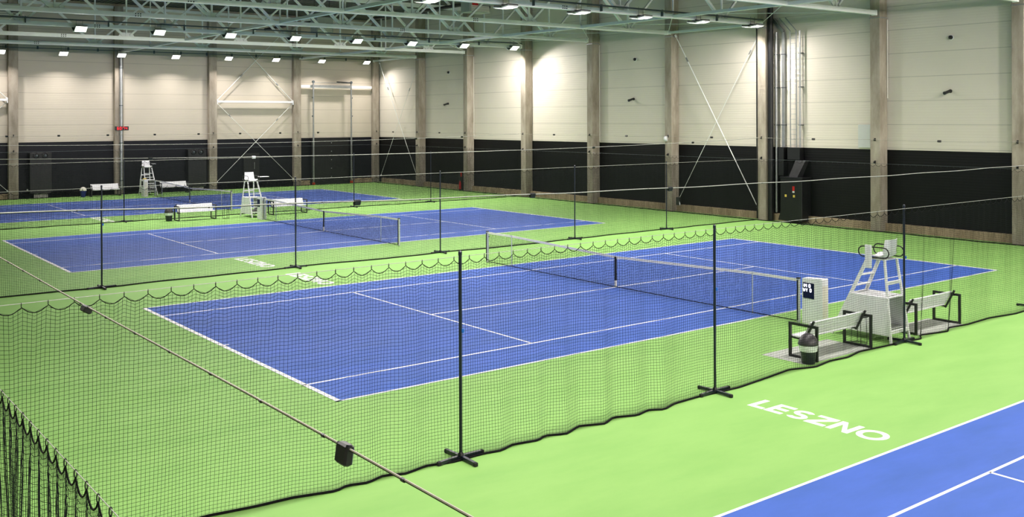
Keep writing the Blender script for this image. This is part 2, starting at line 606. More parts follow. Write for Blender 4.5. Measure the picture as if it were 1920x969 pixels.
class Place:
    def __init__(s, origin, u, n, offs, H, hook, s0, fold=.02, sag=.075):
        s.o, s.u, s.n = np.array(origin, float), np.array(u, float), np.array(n, float)
        s.offs, s.H, s.hook, s.s0, s.fold, s.sag = offs, H, hook, s0, fold, sag
    def top(s, S):
        t = np.mod((S - s.s0) / s.hook, 1.0)
        return 4 * s.sag * t * (1 - t)
    def __call__(s, S, h):
        k = h / s.H
        d = s.offs(S) * (1 - k) ** 1.1
        d = d + s.fold * np.sin(2 * PI * (S - s.s0) / s.hook + .4) * np.exp(-(s.H - h) / .9) * (1 - np.exp(-(s.H - h) / .25))
        d = d + s.fold * .8 * np.sin(S * 5.1 + h * .7) * k * (1 - k) * 4
        z = h - s.top(S) * np.exp(-(s.H - h) / .38) * np.clip(k * 1.5, 0, 1)
        z = z + .012 * np.sin(S * 3.7 + 1.0) * np.sin(np.pi * k)
        st = S + .02 * np.sin(S * 7.3) * np.sin(np.pi * k)
        return s.o + st[:, None] * s.u + d[:, None] * s.n + z[:, None] * np.array([0, 0, 1.0])

def hook_mesh(q=1.0):
    b = MB()
    pts = []
    for k in range(14):
        a = 2 * PI * k / 14
        pts.append((0, q * .0105 * math.cos(a), q * (.034 * math.sin(a) - .026 + (.004 if math.sin(a) > 0 else 0))))
    b.tube(pts, .0034, 6, closed=True)
    return b

def fence_net(name, label, group, origin, u, n, s0, s1, offs, hook=.272, H=2.92, ztop=2.96, single_hooks=False, see=None, rope_r=.017, wire_r=.0045, fold=.02, sag=.075, r=.0023, phase=0.0, wire_m=None, hook_k=.75, cell_s=None):
    e = empty(name, (0, 0, 0), 0, label, 'divider net', group)
    pl = Place(origin, u, n, offs, H, hook, s0 + phase, fold, sag)
    netting('netting', e, pl, s0, s1, H, r=r, cell_s=cell_s)
    U, O, Nn = np.array(u, float), np.array(origin, float), np.array(n, float)
    # bottom rope on the floor
    K = int((s1 - s0) / .1)
    S = np.linspace(s0, s1, K + 1)
    P = pl(S, np.zeros_like(S))
    P[:, 2] = rope_r
    MB().tube(P.tolist(), rope_r, 6).build('bottom_rope', M_ROPE, e, True)
    S = np.arange(s0, s1, hook / 8)
    P = pl(S, np.full_like(S, H))
    MB().tube(P.tolist(), .0055, 5).build('top_rope', M_ROPE, e, True)
    S = np.linspace(s0, s1, 40)
    P = O + S[:, None] * U + np.array([0, 0, ztop])
    MB().tube(P.tolist(), wire_r, 6).build('top_wire', wire_m or M_WIRE, e, True)
    hs = np.arange(s0 + phase, s1, hook)
    hp = [O + q * U + np.array([0, 0, ztop]) for q in hs]
    ang = math.atan2(U[1], U[0])
    if single_hooks:
        order = sorted(range(len(hs)), key=lambda i: see(hp[i]))
        first = None
        rest = MB()
        hm = hook_mesh(hook_k)
        R = Matrix.Rotation(ang, 3, 'Z')
        for cnt, i in enumerate(order):
            if cnt < 100:
                if first is None:
                    first = hm.build('hook', M_BLACK, e, True)
                    o = first
                else:
                    o = first.copy()
                    COL.objects.link(o)
                o.location = hp[i]
                o.rotation_euler = (0, 0, ang)
            else:
                rest.add([R @ Vector(v) + Vector(hp[i]) for v in hm.v], hm.f)
        if rest.v:
            rest.build('hook', M_BLACK, e, True)['kind'] = 'stuff'
    else:
        rest = MB()
        for p in hp:
            p = Vector(p)
            rest.box(p + Vector((0, 0, -.025)), (.008, .008, .07))
        rest.build('hook', M_BLACK, e)['kind'] = 'stuff'
    return e

CAM = Vector((-19.9788, -21.1353, 4.9702))
def seen_near(p):
    p = Vector(p)
    d = p - CAM
    fw = d.x * .616 + d.y * .788
    rr = d.x * .788 - d.y * .616
    inside = fw > .5 and -.56 < rr / fw < .54
    return d.length + (0 if inside else 1000)

# bottom rope of the nearest net wanders over the floor
tr = np.array([(-18.6, .05), (-15.49, .25), (-14.9, .16), (-14.41, .14), (-13.84, -.01), (-13.65, .08), (-13.37, -.01), (-13.06, .1), (-12.8, -.04), (-12.39, .05), (-12.01, -.06), (-11.47, -.04), (-11.16, -.1), (-10.88, .01),
               (-10.44, -.08), (-10.22, .03), (-9.9, -.12), (-9.49, .06), (-9.08, -.12), (-8.74, .05), (-8.35, -.12), (-7.99, -.02), (-7.76, -.17), (-7.37, -.04), (-6.72, -.01), (-5.7, -.07), (-4.71, .04), (-3.9, .15), (-3.32, -.05),
               (-2.7, .06), (-2.14, .01), (-1.5, .15), (-.5, .08), (.05, .06), (.64, -.02), (.95, .2), (1.84, .01), (2.2, .2), (2.93, .11), (4.07, .16), (5.1, .01), (7, .1), (9, -.05), (11, .1), (13, -.03), (15, .08), (18.6, 0)])
def near_off(S):
    a = np.interp(S, tr[:, 0], tr[:, 1])
    w = .05
    return (np.interp(S - w, tr[:, 0], tr[:, 1]) + a * 2 + np.interp(S + w, tr[:, 0], tr[:, 1])) / 4
def wave(a, seed):
    ph = np.random.default_rng(seed).uniform(0, 6, 5)
    return lambda S: a * (.5 * np.sin(S * 1.1 + ph[0]) + .35 * np.sin(S * 2.9 + ph[1]) + .25 * np.sin(S * 5.3 + ph[2]))
def wave2(S):
    t = np.array([(-18.6, 0), (-14.5, .11), (-11.84, -.1), (-9.46, .01), (-7.05, -.04), (-5.61, .1), (-3.88, .1), (-2.19, -.15), (.13, 0), (3.29, -.2), (6.8, -.05), (9.9, .06), (12.2, .04), (18.6, .1)])
    return np.interp(S, t[:, 0], t[:, 1]) + .04 * np.sin(S * 2.3)

NETS = 'black mesh divider nets'
fence_net('divider_net', 'black mesh divider net crossing the whole picture before the bright blue court', NETS, (0, -9.25, 0), (1, 0, 0), (0, 1, 0), -18.6, 18.55, near_off, single_hooks=True, see=seen_near, phase=.13)
fence_net('divider_net', 'black mesh divider net between the bright blue court and the middle court', NETS, (0, 9.5, 0), (1, 0, 0), (0, 1, 0), -18.6, 18.55, wave2, rope_r=.019, wire_r=.006, r=.0034)
fence_net('divider_net', 'black mesh divider net between the middle court and the farthest court', NETS, (0, 28.5, 0), (1, 0, 0), (0, 1, 0), -18.6, 18.55, wave(.12, 3), rope_r=.019, wire_r=.006, r=.0038)
fence_net('divider_net', 'black mesh net hung along the concrete columns of the right wall', NETS, (18.52, 0, 0), (0, 1, 0), (1, 0, 0), -14.0, 47.0, wave(.08, 4), rope_r=.02, wire_r=.006, wire_m=M_DKGALV)
fence_net('divider_net', 'black mesh net hung along the columns of the far wall', NETS, (0, 46.98, 0), (1, 0, 0), (0, 1, 0), -18.6, 18.4, wave(.06, 5), rope_r=.02, wire_r=.008, wire_m=M_DKGALV)
fence_net('divider_net', 'pleated black mesh net with carabiners in the bottom left corner', NETS, (-18.6, 0, 0), (0, 1, 0), (1, 0, 0), -20.5, 0.0, wave(.1, 6), single_hooks=True, see=seen_near, H=3.035, ztop=3.07, fold=.035, sag=.07, wire_r=.003, r=.0016, cell_s=.018, hook=.22, hook_k=.64)

# ------------------------------------------------------------------ overhead sensor cables
CABG = 'overhead cables above the nets'
def overhead(label, fn, s0, s1, step, r=.0065, tie=.62, start=0.0):
    e = empty('overhead_cable', (0, 0, 0), 0, label, 'cable', CABG)
    S = np.linspace(s0, s1, 120)
    P = [fn(s) for s in S]
    MB().tube(P, r, 6).build('steel_wire', M_GREYWIRE if r < .0062 else M_WIRE, e, True)
    MB().tube([(p[0], p[1], p[2] - r * 1.5) for p in P], r * .5, 6).build('signal_cable', M_RUBBER, e, True)
    ts = np.arange(s0 + start, s1, tie)
    first = None
    m = MB().lathe([(r + .003, -.008), (r + .003, .008)], n=8)
    order = sorted(ts, key=lambda t: seen_near(fn(t)))[:100]
    for t in order:
        p = fn(t)
        q = Vector(fn(t + .05)) - Vector(p)
        if first is None:
            first = m.build('cable_tie', M_BLACK, e)
            o = first
        else:
            o = first.copy()
            COL.objects.link(o)
        o.location = (p[0], p[1], p[2] - r)
        o.rotation_euler = q.to_track_quat('Z', 'Y').to_euler()
    return e
zc = lambda x: 3.715 + .27 * (x / 18.6) ** 2
overhead('grey cable with clips slanting across the bottom left foreground', lambda t: (-18.6, t, 4.0 + .004 * math.sin(t * 1.3)), -26, 47, 1, r=.003, tie=.47, start=.1)
overhead('pale cable above the nearest divider net, running the width of the photo', lambda t: (t, -9.25, zc(t) + .006 * math.sin(t * 2.1)), -18.6, 18.6, 1, r=.0065, tie=1.52)
overhead('pale cable above the divider net between the bright blue and middle courts', lambda t: (t, 9.5, zc(t)), -18.6, 18.6, 1, r=.007, tie=1.52)
overhead('thin pale cable above the divider net before the farthest court', lambda t: (t, 28.5, zc(t) + .01), -18.6, 18.6, 1, r=.007, tie=1.52)
overhead('thin cable strung high along the columns of the right wall', lambda t: (18.52, t, 4.01 - .04 * math.sin(PI * ((t + 2.9) % 6.2) / 6.2)), -14, 47, 1, r=.005, tie=3.05)
overhead('thin cable strung high along the columns of the far wall', lambda t: (t, 46.98, 3.98 - .03 * math.sin(PI * ((t + 7) % 6.4) / 6.4)), -18.6, 18.4, 1, r=.006, tie=3.05)

def sensor(p, label, along=0.0, size=(.085, .03, .07), m=None, tilt=.3):
    """small sensor case: chamfered body, end caps, clamp on the cable"""
    e = empty('sensor_box', p, along, label, 'sensor box', 'small sensor boxes on the overhead cables')
    R = Matrix.Rotation(tilt, 3, 'X')
    x, y, z = size
    MB().rbox(R @ Vector((0, 0, -z * .12)), (x * .9, y, z), .006, R).build('case', m or M_BLACK, e)
    b = MB()
    for s in (1,):
        b.rbox(R @ Vector((s * x * .47, 0, -z * .12)), (x * .1, y * .86, z * .9), .004, R)
    b.build('end_cap', M_POLE if m is None else M_GREYBOX, e)
    MB().rbox((0, 0, -.002), (x * .45, .026, .026), .004).build('clamp', M_RUBBER, e)
    return e
sensor((-18.6, -18.52, 3.99), 'black sensor box hanging low on the slanting foreground cable', PI / 2, (.07, .03, .062), tilt=.15)
sensor((-18.6, -15.68, 3.985), 'brown black sensor box on the foreground cable, near the left edge', PI / 2, (.085, .045, .035), tilt=.5)
for x, l in ((-13.52, 'black sensor box on the nearest pale cable, below the gate frame in the far wall'), (-10.48, 'black sensor box on the nearest pale cable, left of the middle net posts'), (-7.42, 'black sensor box on the nearest pale cable, in front of a concrete column')):
    sensor((x, -9.25, zc(x) - .01), l, 0, (.1, .05, .07))
for x, l, m in ((-10.4, 'dark sensor box on the second cable, above the far umpire chair', None), (-7.1, 'white sensor box on the second cable, left of centre', M_WHITE), (7.8, 'small black sensor box on the second cable, before the sixth column', None), (13.9, 'small black sensor box on the second cable, near its right end', None)):
    sensor((x, 9.5, zc(x) - .01), l, 0, (.13, .06, .075), m)
for x, l in ((10.9, 'tiny black sensor box on the third cable, before a corner column'), (14.2, 'tiny black sensor box on the third cable, above the fire extinguisher')):
    sensor((x, 28.5, zc(x)), l, 0, (.14, .07, .09))
for i, x in enumerate((-7.45, -4.44, -1.43, 1.62, 4.63, 7.64, 10.7, 13.75)):
    sensor((x, 46.98, 3.97), 'tiny black sensor box on the far wall cable, %s from the left' % ORD[i], 0, (.16, .07, .1))
for i, y in enumerate((0.2, 6.3, 12.4, 18.6, 24.9, 37.6, 44.0)):
    sensor((18.52, y, 3.985), 'tiny black sensor box on the right wall cable, %s from the right edge' % ORD[i], PI / 2, (.16, .07, .08))

# ------------------------------------------------------------------ divider net poles
def pole_proto():
    e = empty('net_pole')
    MB().tube([(0, 0, .05), (0, 0, 3.0)], .024, 12).build('pole', M_POLE, e, True)
    MB().lathe([(.028, 0), (.028, .05), (.012, .065)], n=12).build('pole_cap', M_POLE, e, True, (0, 0, 2.98))
    for k, (d, L) in enumerate((((1, .05), .40), ((-1, -.05), .40), ((0, 1), .38), ((0, -1), .38))):
        v = Vector((d[0], d[1], 0)).normalized()
        b = MB().bar(v * .02 + Vector((0, 0, .045)), v * (L - .03) + Vector((0, 0, .036)), .05, .045)
        ft = b.build('foot', M_POLE, e)
        MB().rbox(v * (L - .01) + Vector((0, 0, .03)), (.06, .06, .058), .008).build('rubber_tip', M_RUBBER, ft)
    MB().lathe([(.045, 0), (.045, .05), (.028, .08)], n=12).build('socket', M_BLACK, e, True, (0, 0, .03))
    MB().lathe([(.02, -.03), (.026, 0), (.02, .03)], n=10).build('clip', M_BLUEP, e, True, (.03, -.015, 1.88))
    return e
PP = pole_proto()
poles = [(-11.84, -9.26, 'dark blue pole on a cross foot in the nearest net, leftmost'), (-6.28, -9.26, 'dark blue pole on a cross foot in the nearest net, second from the left'),
         (.06, -9.2, 'dark blue pole on a cross foot in front of the nearest umpire chair'), (6.3, -9.1, 'dark pole of the nearest net at the right edge of the photo'),
         (-11.84, 9.42, 'dark pole on a cross foot in the second net, leftmost'), (-5.63, 9.52, 'dark pole with cross foot in the second net, second from the left'),
         (.13, 9.5, 'dark pole with cross foot in the second net, third from the left'), (6.7, 9.45, 'dark pole on a cross foot in the second net, fourth from the left'), (12.18, 9.52, 'dark pole on a cross foot in the second net, rightmost'),
         (-5.72, 28.5, 'thin dark pole on a cross foot in the far net, before the shiny downpipe'), (6.8, 28.5, 'thin dark pole on a cross foot in the far net, before the gate frame'), (11.94, 28.5, 'thin dark pole on a cross foot in the far net, rightmost')]
for i, (x, y, l) in enumerate(poles):
    o = PP if i == 0 else copy_tree(PP)
    o.location = (x, y, 0)
    tag(o, l, 'pole', 'dark poles of the divider nets')
for o in list(COL.objects):
    if o.parent and o.parent.name.startswith('net_pole') and o.name.startswith('clip') and o.parent.location.y > 9 and o.parent.location.x > -6:
        bpy.data.objects.remove(o)

# ------------------------------------------------------------------ tennis nets
def tennis_net(cx, cy, label):
    e = empty('tennis_net', (cx, cy, 0), 0, label, 'tennis net', 'tennis nets')
    def hz(y):
        a = np.abs(y)
        return np.where(a < 5.03, .914 + (1.06 - .914) * (a / 5.03), 1.06)
    class PL:
        u = np.array([0, 1.0, 0])
        n = np.array([1.0, 0, 0])
        def __call__(s, S, h):
            k = h / 1.0
            z = .04 + k * (hz(S) - .09)
            x = -.10 * np.sin(PI * (S + 6.4) / 12.8) * (1 - k) ** 1.5
            return np.stack([x, S, z], 1)
    pl = PL()
    netting('netting', e, pl, -6.38, 6.38, 1.0, cell=.045, r=.0022, nv=6, hseg=.25)
    S = np.linspace(-6.38, 6.38, 60)
    MB().tube(pl(S, np.zeros_like(S)).tolist(), .012, 6).build('bottom_cord', M_ROPE, e, True)
    b = MB()
    z = hz(S)
    vs, fs = [], []
    for y, zz in zip(S, z):
        vs += [(-.008, y, zz - .068), (-.008, y, zz), (.008, y, zz), (.008, y, zz - .068)]
    for i in range(len(S) - 1):
        for k in range(4):
            fs.append((i * 4 + k, i * 4 + (k + 1) % 4, i * 4 + 4 + (k + 1) % 4, i * 4 + 4 + k))
    b.add(vs, fs + [(0, 1, 2, 3), tuple(range(len(vs) - 4, len(vs)))])
    b.build('head_band', M_BAND, e)
    MB().bbox((-.035, -.028, .2), (.012, .028, .9)).build('center_strap', M_BLACK, e)
    MB().bbox((-.036, -.026, .0), (.011, .026, .2)).build('strap_anchor', M_BAND, e)
    for s in (-1, 1):
        p = MB().rbox((0, s * 6.42, .535), (.075, .075, 1.07), .012).build('post', M_ALU, e)
        b = MB().bar((-.045, s * 6.42, .06), (-.045, s * 6.42, 1.03), .02, .03)
        b.build('lacing_bar', M_BLACK, p)
        MB().rbox((0, s * 6.42, 1.075), (.09, .09, .03), .008).build('cap', M_BLACK, p)
        MB().lathe([(.03, 0), (.03, .05)], n=10).build('crank', M_BLACK, p, True, (.04, s * 6.42, .86))
        MB().tube([(-.01, s * 5.03, 0), (-.01, s * 5.03, 1.07)], .014, 8).build('singles_stick', M_ALU, e, True)
    return e
tennis_net(.05, YA, 'tennis net with white tape across the bright blue court, held by grey posts')
tennis_net(.0, YB, 'tennis net with white tape across the middle blue court')
tennis_net(.6, YC, 'small tennis net with white tape across the farthest blue court')

# ------------------------------------------------------------------ umpire chairs (local: front +y, origin on the floor below the seat)
def umpire_chair():
    e = empty('umpire_chair')
    yo = 8.5
    def P(x, y, z):
        return (x, y + yo, z)
    b = lambda: MB()
    for s in (-1, 1):
        b().bar(P(s * .37, -9.13, 0), P(s * .24, -8.9, 1.8), .045, .045).build('rear_leg', M_WSTEEL, e)
        b().bar(P(s * .37, -7.62, 0), P(s * .25, -8.47, 1.78), .045, .07).build('front_leg', M_WSTEEL, e)
    def fy(z):
        return -7.62 - .85 * z / 1.78
    def fx(z):
        return .37 - .12 * z / 1.78
    for z in (.27, .52, .77, 1.17, 1.42):
        b().bar(P(-fx(z), fy(z), z), P(fx(z), fy(z), z), .07, .03).build('step', M_WSTEEL, e)
    def ry(z):
        return -9.13 + .23 * z / 1.8
    def rx(z):
        return .37 - .13 * z / 1.8
    for z in (.25, 1.3):
        b().bar(P(-rx(z), ry(z), z), P(rx(z), ry(z), z), .05, .07).build('rear_rail', M_WSTEEL, e)
    for s in (-1, 1):
        pts = [(fy(.16) + yo, .16), (ry(.16) + yo, .16), (ry(.97) + yo, .97), (fy(.97) + yo, .97)]
        MB().prism(pts, 0, s * .345 - .008, s * .345 + .008).build('side_panel', M_WHITE, e)
    MB().rbox(P(0, (ry(.97) + fy(.97)) / 2, .985), (.70, abs(ry(.97) - fy(.97)) + .04, .035), .008).build('platform', M_WHITE, e)
    MB().rbox(P(0, -8.5, .30), (.66, 1.1, .02), .006).build('shelf', M_GREYBOX, e)
    b().bar(P(-.33, -8.0, .17), P(.33, -8.0, .17), .02, .03).build('floor_rail', M_BLACK, e)
    # seat shell: swept profile with raised side edges
    prof = [(-8.42, 1.845), (-8.50, 1.872), (-8.65, 1.85), (-8.80, 1.845), (-8.88, 1.885), (-8.915, 1.98), (-8.94, 2.12), (-8.955, 2.25)]
    vs, fs = [], []
    nx = 9
    for i, (y, z) in enumerate(prof):
        w = .27 if i < 5 else .27 - .012 * (i - 4)
        for k in range(nx):
            t = -1 + 2 * k / (nx - 1)
            up = .045 * abs(t) ** 3
            vs.append(P(t * w, y + (up * 1.2 if i >= 5 else 0), z + (up if i < 5 else up * .2)))
    m = len(prof)
    vs += [(v[0], v[1] - (.018 if i >= 5 * nx else 0), v[2] - (.018 if i < 5 * nx else .0)) for i, v in enumerate(vs)]
    for L in (0, m * nx):
        for i in range(m - 1):
            for k in range(nx - 1):
                fs.append((L + i * nx + k, L + i * nx + k + 1, L + (i + 1) * nx + k + 1, L + (i + 1) * nx + k))
    edge = [k for k in range(nx)] + [i * nx + nx - 1 for i in range(1, m)] + [(m - 1) * nx + k for k in range(nx - 2, -1, -1)] + [i * nx for i in range(m - 2, 0, -1)]
    for a, c in zip(edge, edge[1:] + edge[:1]):
        fs.append((a, c, m * nx + c, m * nx + a))
    MB().add(vs, fs).build('seat', M_WHITE, e, True)
    MB().bbox(P(-.22, -8.88, 1.79), P(.22, -8.5, 1.82)).build('seat_frame', M_WSTEEL, e)
    # armrest loops
    for s in (-1, 1):
        pts = []
        r = .115
        for k in range(9):
            a = PI / 2 + PI * k / 8
            pts.append(P(s * .30, -8.92 + r * math.cos(a) * 1.0, 1.965 + r * math.sin(a)))
        for k in range(9):
            a = -PI / 2 + PI * k / 8
            pts.append(P(s * .30, -8.40 + r * math.cos(a), 1.965 + r * math.sin(a)))
        MB().tube(pts, .014, 8, closed=True).build('armrest', M_BLACK, e, True)
    return e
UC = umpire_chair()
def writing_board(e, folded):
    if folded:
        MB().rbox((-.318, -.045, 1.86), (.02, .17, .52), .006).build('writing_board', M_WHITE, e)
    else:
        MB().rbox((-.55, .12, 2.02), (.5, .3, .02), .006).build('writing_board', M_WHITE, e)
UB = copy_tree(UC)
UF = copy_tree(UC)
writing_board(UC, True)
writing_board(UB, False)
MB().rbox((-.36, .1, 2.04), (.24, .26, .02), .006).build('writing_board', M_WHITE, UF)
UC.location = (.02, -8.5, 0)
tag(UC, 'tall white umpire chair with black armrest loops, nearest the camera on the right', 'umpire chair', 'white umpire chairs')
UB.location = (.22, YB + 8.45, 0)
UB.rotation_euler.z = PI
tag(UB, 'tall white umpire chair with open steps beside the middle court', 'umpire chair', 'white umpire chairs')
UF.location = (.72, YC + 8.35, 0)
UF.rotation_euler.z = PI
tag(UF, 'small white umpire chair before the far wall, beside the farthest court', 'umpire chair', 'white umpire chairs')

# ------------------------------------------------------------------ benches (local: front +y, origin mid bench under the seat)
def bench_proto():
    e = empty('court_bench')
    L = .965
    for s in (-1, 1):
        x = s * L
        y0, y1, h, t = -.36, .34, .72, .05
        b = MB()
        b.bbox((x - t / 2, y0, 0), (x + t / 2, y0 + t, h))
        b.bbox((x - t / 2, y1 - t, 0), (x + t / 2, y1, h))
        b.bbox((x - t / 2, y0 + t, 0), (x + t / 2, y1 - t, t))
        b.bbox((x - t / 2, y0 + t, h - t), (x + t / 2, y1 - t, h))
        fr = b.build('side_frame', M_BLACK, e)
        MB().bar((x - s * .05, -.005, .36), (x - s * .05, -.235, .80), .035, .045, (1, 0, 0)).build('back_support', M_BLACK, fr)
        MB().bar((x - s * .05, -.03, .385), (x - s * .05, .31, .40), .035, .035).build('seat_support', M_BLACK, fr)
    for k in range(3):
        y = .07 + k * .112
        MB().rbox((0, y, .425), (1.86, .105, .035), .006).build('seat_slat', M_WOOD, e)
    a = math.atan2(.23, .44)
    R = Matrix.Rotation(a, 3, 'X')
    for k in range(3):
        t = .12 + k * .122
        MB().rbox((0, .035 - math.sin(a) * t - .0, .40 + math.cos(a) * t), (1.86, .03, .112), .006, R).build('back_slat', M_WOOD, e)
    return e
BP = bench_proto()
benches = [(-1.96, -8.71, 0, 1.0, 'white slatted bench with black frames beside the dark bin with domed lid'), (1.91, -8.63, 0, 1.0, 'white slatted bench with black frames right of the nearest umpire chair'),
           (-2.62, YB + 8.72, PI, .95, 'white slatted bench left of the middle umpire chair'), (2.3, YB + 8.75, PI, .97, 'white slatted bench right of the middle umpire chair'),
           (-1.78, YC + 9.1, PI, .93, 'white slatted bench before the far wall, left of the far umpire chair'), (2.56, YC + 8.75, PI, .95, 'white slatted bench before the far wall, right of the far umpire chair')]
for i, (x, y, r, sc, l) in enumerate(benches):
    o = BP if i == 0 else copy_tree(BP)
    o.location = (x, y, 0)
    o.rotation_euler.z = r
    o.scale = (sc, 1, 1)
    tag(o, l, 'bench', 'white benches beside the courts')

# wire-legged side tables
def stool_proto():
    e = empty('side_table')
    MB().lathe([(.17, .585), (.19, .59), (.19, .605), (.17, .61)], n=24).build('table_top', M_BLACK, e, True)
    for k in range(4):
        a = PI / 4 + k * PI / 2
        MB().tube([(.15 * math.cos(a), .15 * math.sin(a), .585), (.17 * math.cos(a), .17 * math.sin(a), .02)], .007, 6).build('leg', M_BLACK, e, True)
    MB().tube([(.17 * math.cos(a), .17 * math.sin(a), .012) for a in np.linspace(0, 2 * PI, 20)[:-1]], .007, 6, closed=True).build('base_ring', M_BLACK, e, True)
    return e
TP = stool_proto()
for i, (x, y, l) in enumerate([(-.78, -8.62, 'round black side table between the left near bench and umpire chair'), (.68, -8.42, 'round black side table hidden behind the pole, left of the right near bench'),
                               (-1.2, YB + 8.4, 'round black side table between the middle umpire chair and its left bench')]):
    o = TP if i == 0 else copy_tree(TP)
    o.location = (x, y, 0)
    tag(o, l, 'side table', 'round side tables')

# ------------------------------------------------------------------ bins
def bin_(loc, label, body, lid, bag, sc=1.0):
    e = empty('waste_bin', loc, 0, label, 'bin', 'waste bins beside the benches')
    MB().lathe([(.135, 0), (.14, .01), (.185, .40), (.178, .40), (.16, .39)], n=28).build('bucket', body, e, True)
    MB().lathe([(.172, .27), (.186, .275), (.197, .33), (.205, .40), (.20, .42), (.19, .42)], n=40).build('bin_bag', bag, e, True)
    prof = [(.212, .405), (.215, .42), (.205, .47), (.18, .535), (.14, .59), (.09, .63), (.04, .648), (.001, .65)]
    MB().lathe(prof, n=32).build('lid', lid, e, True)
    e.scale = (sc, sc, sc)
    return e
bin_((-3.15, -9.0, 0), 'dark bin with domed grey lid and white bag beside the near left bench', M_BIN, M_DOME, M_BAG, .94)
bin_((-3.85, YB + 8.95, 0), 'dark bin with white bag left of the middle court bench', M_BIN, M_DOME, M_BAG, 1.0)
bin_((-3.15, YC + 9.0, 0), 'dark blue bin with pale lid beside the far left bench', M_NAVY, M_CREAMP, M_NAVY)

# clear protective sheets below the near benches
for i, (x, y, w, l) in enumerate([(-2.15, -8.5, 2.3, 'grey see through floor sheet under the bench by the dark bin'), (1.95, -8.62, 1.9, 'grey see through floor sheet under the bench right of the umpire chair')]):
    o = MB().rbox((x, y, .0035), (w, 1.1 if i == 0 else .95, .005), .002).build('floor_sheet', M_MAT)
    tag(o, l, 'floor sheet', 'see through sheets under the benches')

# ------------------------------------------------------------------ line calling consoles by the net posts
SEG = {'I': [[(.2, 0), (.2, 1)]], 'M': [[(0, 0), (0, 1), (.35, .45), (.7, 1), (.7, 0)]], 'W': [[(0, 1), (.18, 0), (.36, .7), (.54, 0), (.72, 1)]],
       'Y': [[(0, 1), (.3, .5), (.6, 1)], [(.3, .5), (.3, 0)]], '0': [[(.1, 0), (.45, 0), (.55, .2), (.55, .8), (.45, 1), (.1, 1), (0, .8), (0, .2), (.1, 0)]]}
def strokes(b, txt, org, ux, uz, h, w):
    """letters from flat bars on the plane spanned by ux (reading) and uz (up)"""
    ux, uz = Vector(ux), Vector(uz)
    org = Vector(org)
    nrm = ux.cross(uz)
    x = 0
    for ch in txt:
        if ch == ' ':
            x += .5
            continue
        wd = 0
        for path in SEG[ch]:
            for p, q in zip(path[:-1], path[1:]):
                P = org + ux * ((x + p[0]) * h) + uz * (p[1] * h)
                Q = org + ux * ((x + q[0]) * h) + uz * (q[1] * h)
                b.bar(P, Q, .004, w, up=uz if abs((Q - P).normalized().dot(uz)) < .9 else ux)
            wd = max(wd, max(p[0] for p in path))
        x += wd + .32
def console(loc, label, txt=True):
    e = empty('court_console', loc, 0, label, 'court console', 'white consoles at the net posts')
    # body: -x face is the screen side, runs along y
    prof = [(-.285, 0), (.285, 0), (.285, 1.06), (.27, 1.09), (-.27, 1.12), (-.285, 1.10)]
    MB().prism(prof, 0, 0, .24).build('cabinet', M_WHITE, e)
    MB().bbox((-.012, -.06, .62), (-.001, .25, .99)).build('screen', M_SCREEN, e)
    MB().bbox((.02, -.287, .1), (.22, -.284, .95)).build('service_door', M_CREAMP, e)
    if txt:
        b = MB()
        strokes(b, 'IM 0', (-.015, .235, .885), (0, -1, 0), (0, 0, 1), .075, .022)
        strokes(b, 'WY 0', (-.015, .24, .78), (0, -1, 0), (0, 0, 1), .075, .022)
        b.build('screen_text', M_TEXTW, e)
    return e
console((.06, -6.8, 0), 'white console with black screen beside the near net post')
console((-.08, YB + 6.85, 0), 'white console with dark screen beside the middle umpire chair', False)
console((-.02, YC + 6.95, 0), 'white console with dark screen in front of the far umpire chair', False)
tag(MB().rbox((.1, YC + 6.95, 1.14), (.16, .3, .05), .01).build('yellow_towel', M_YEL), 'yellow cloth lying on top of the far white console', 'cloth')

# ------------------------------------------------------------------ roof trusses
ZB, ZT = 9.5, 12.35
def chord_z(x):
    return 9.50 + .0045 * (x - 18.4) * .9
def truss_proto():
    e = empty('roof_truss')
    MB().bar((-23.2, 0, chord_z(-23.2)), (18.36, 0, chord_z(18.36)), .17, .19).build('bottom_chord', M_STEEL, e)
    MB().bar((-23.2, 0, ZT + .1), (18.9, 0, ZT + .1), .2, .24).build('top_chord', M_STEEL, e)
    MB().rbox((18.33, 0, chord_z(18.3)), (.14, .22, .23), .01).build('end_plate', M_STEEL, e)
    nodes = [-16.8, -10.35, -3.9, 2.55, 9.0, 15.5]
    for x in nodes:
        z0 = chord_z(x)
        MB().bar((x, 0, z0), (x, 0, ZT), .075, .075).build('vertical_post', M_STEEL, e)
        MB().prism([(x - .42, z0 + .1), (x + .42, z0 + .1), (x + .3, z0 + .3), (x - .3, z0 + .3)], 1, -.01, .01).build('gusset', M_STEEL, e)
        for s in (-1, 1):
            xe = x + s * 3.2 if not (x > 15 and s > 0) else x + 2.9
            thick = .12 if s < 0 else .095
            MB().bar((x + s * .18, 0, z0 + .14), (xe, 0, ZT), thick, thick).build('diagonal', M_STEEL, e)
    for x in (-13.6, -.675, 12.25):
        MB().bar((x, 0, chord_z(x)), (x, 0, ZT), .06, .06).build('vertical_post', M_STEEL, e)
    for x in (-7.1, 5.85):
        sp = MB().bbox((x - .28, -.097, chord_z(x) - .09), (x + .28, -.085, chord_z(x) + .09)).build('splice_plate', M_STEEL, e)
        for k in range(3):
            for zz in (-.045, .045):
                MB().lathe([(.026, 0), (.026, .018), (.014, .022)], n=8).build('bolt', M_BLACK, sp, loc=(x - .1 + k * .1, -.097, chord_z(x) + zz)).rotation_euler = (PI / 2, 0, 0)
    return e
TRP = truss_proto()
for i, y in enumerate(TRUY):
    o = TRP if i == 0 else copy_tree(TRP)
    o.location = (0, y, 0)
    tag(o, 'pale green roof truss ending at the %s column from the right edge' % ORD[i], 'roof truss', 'roof trusses')
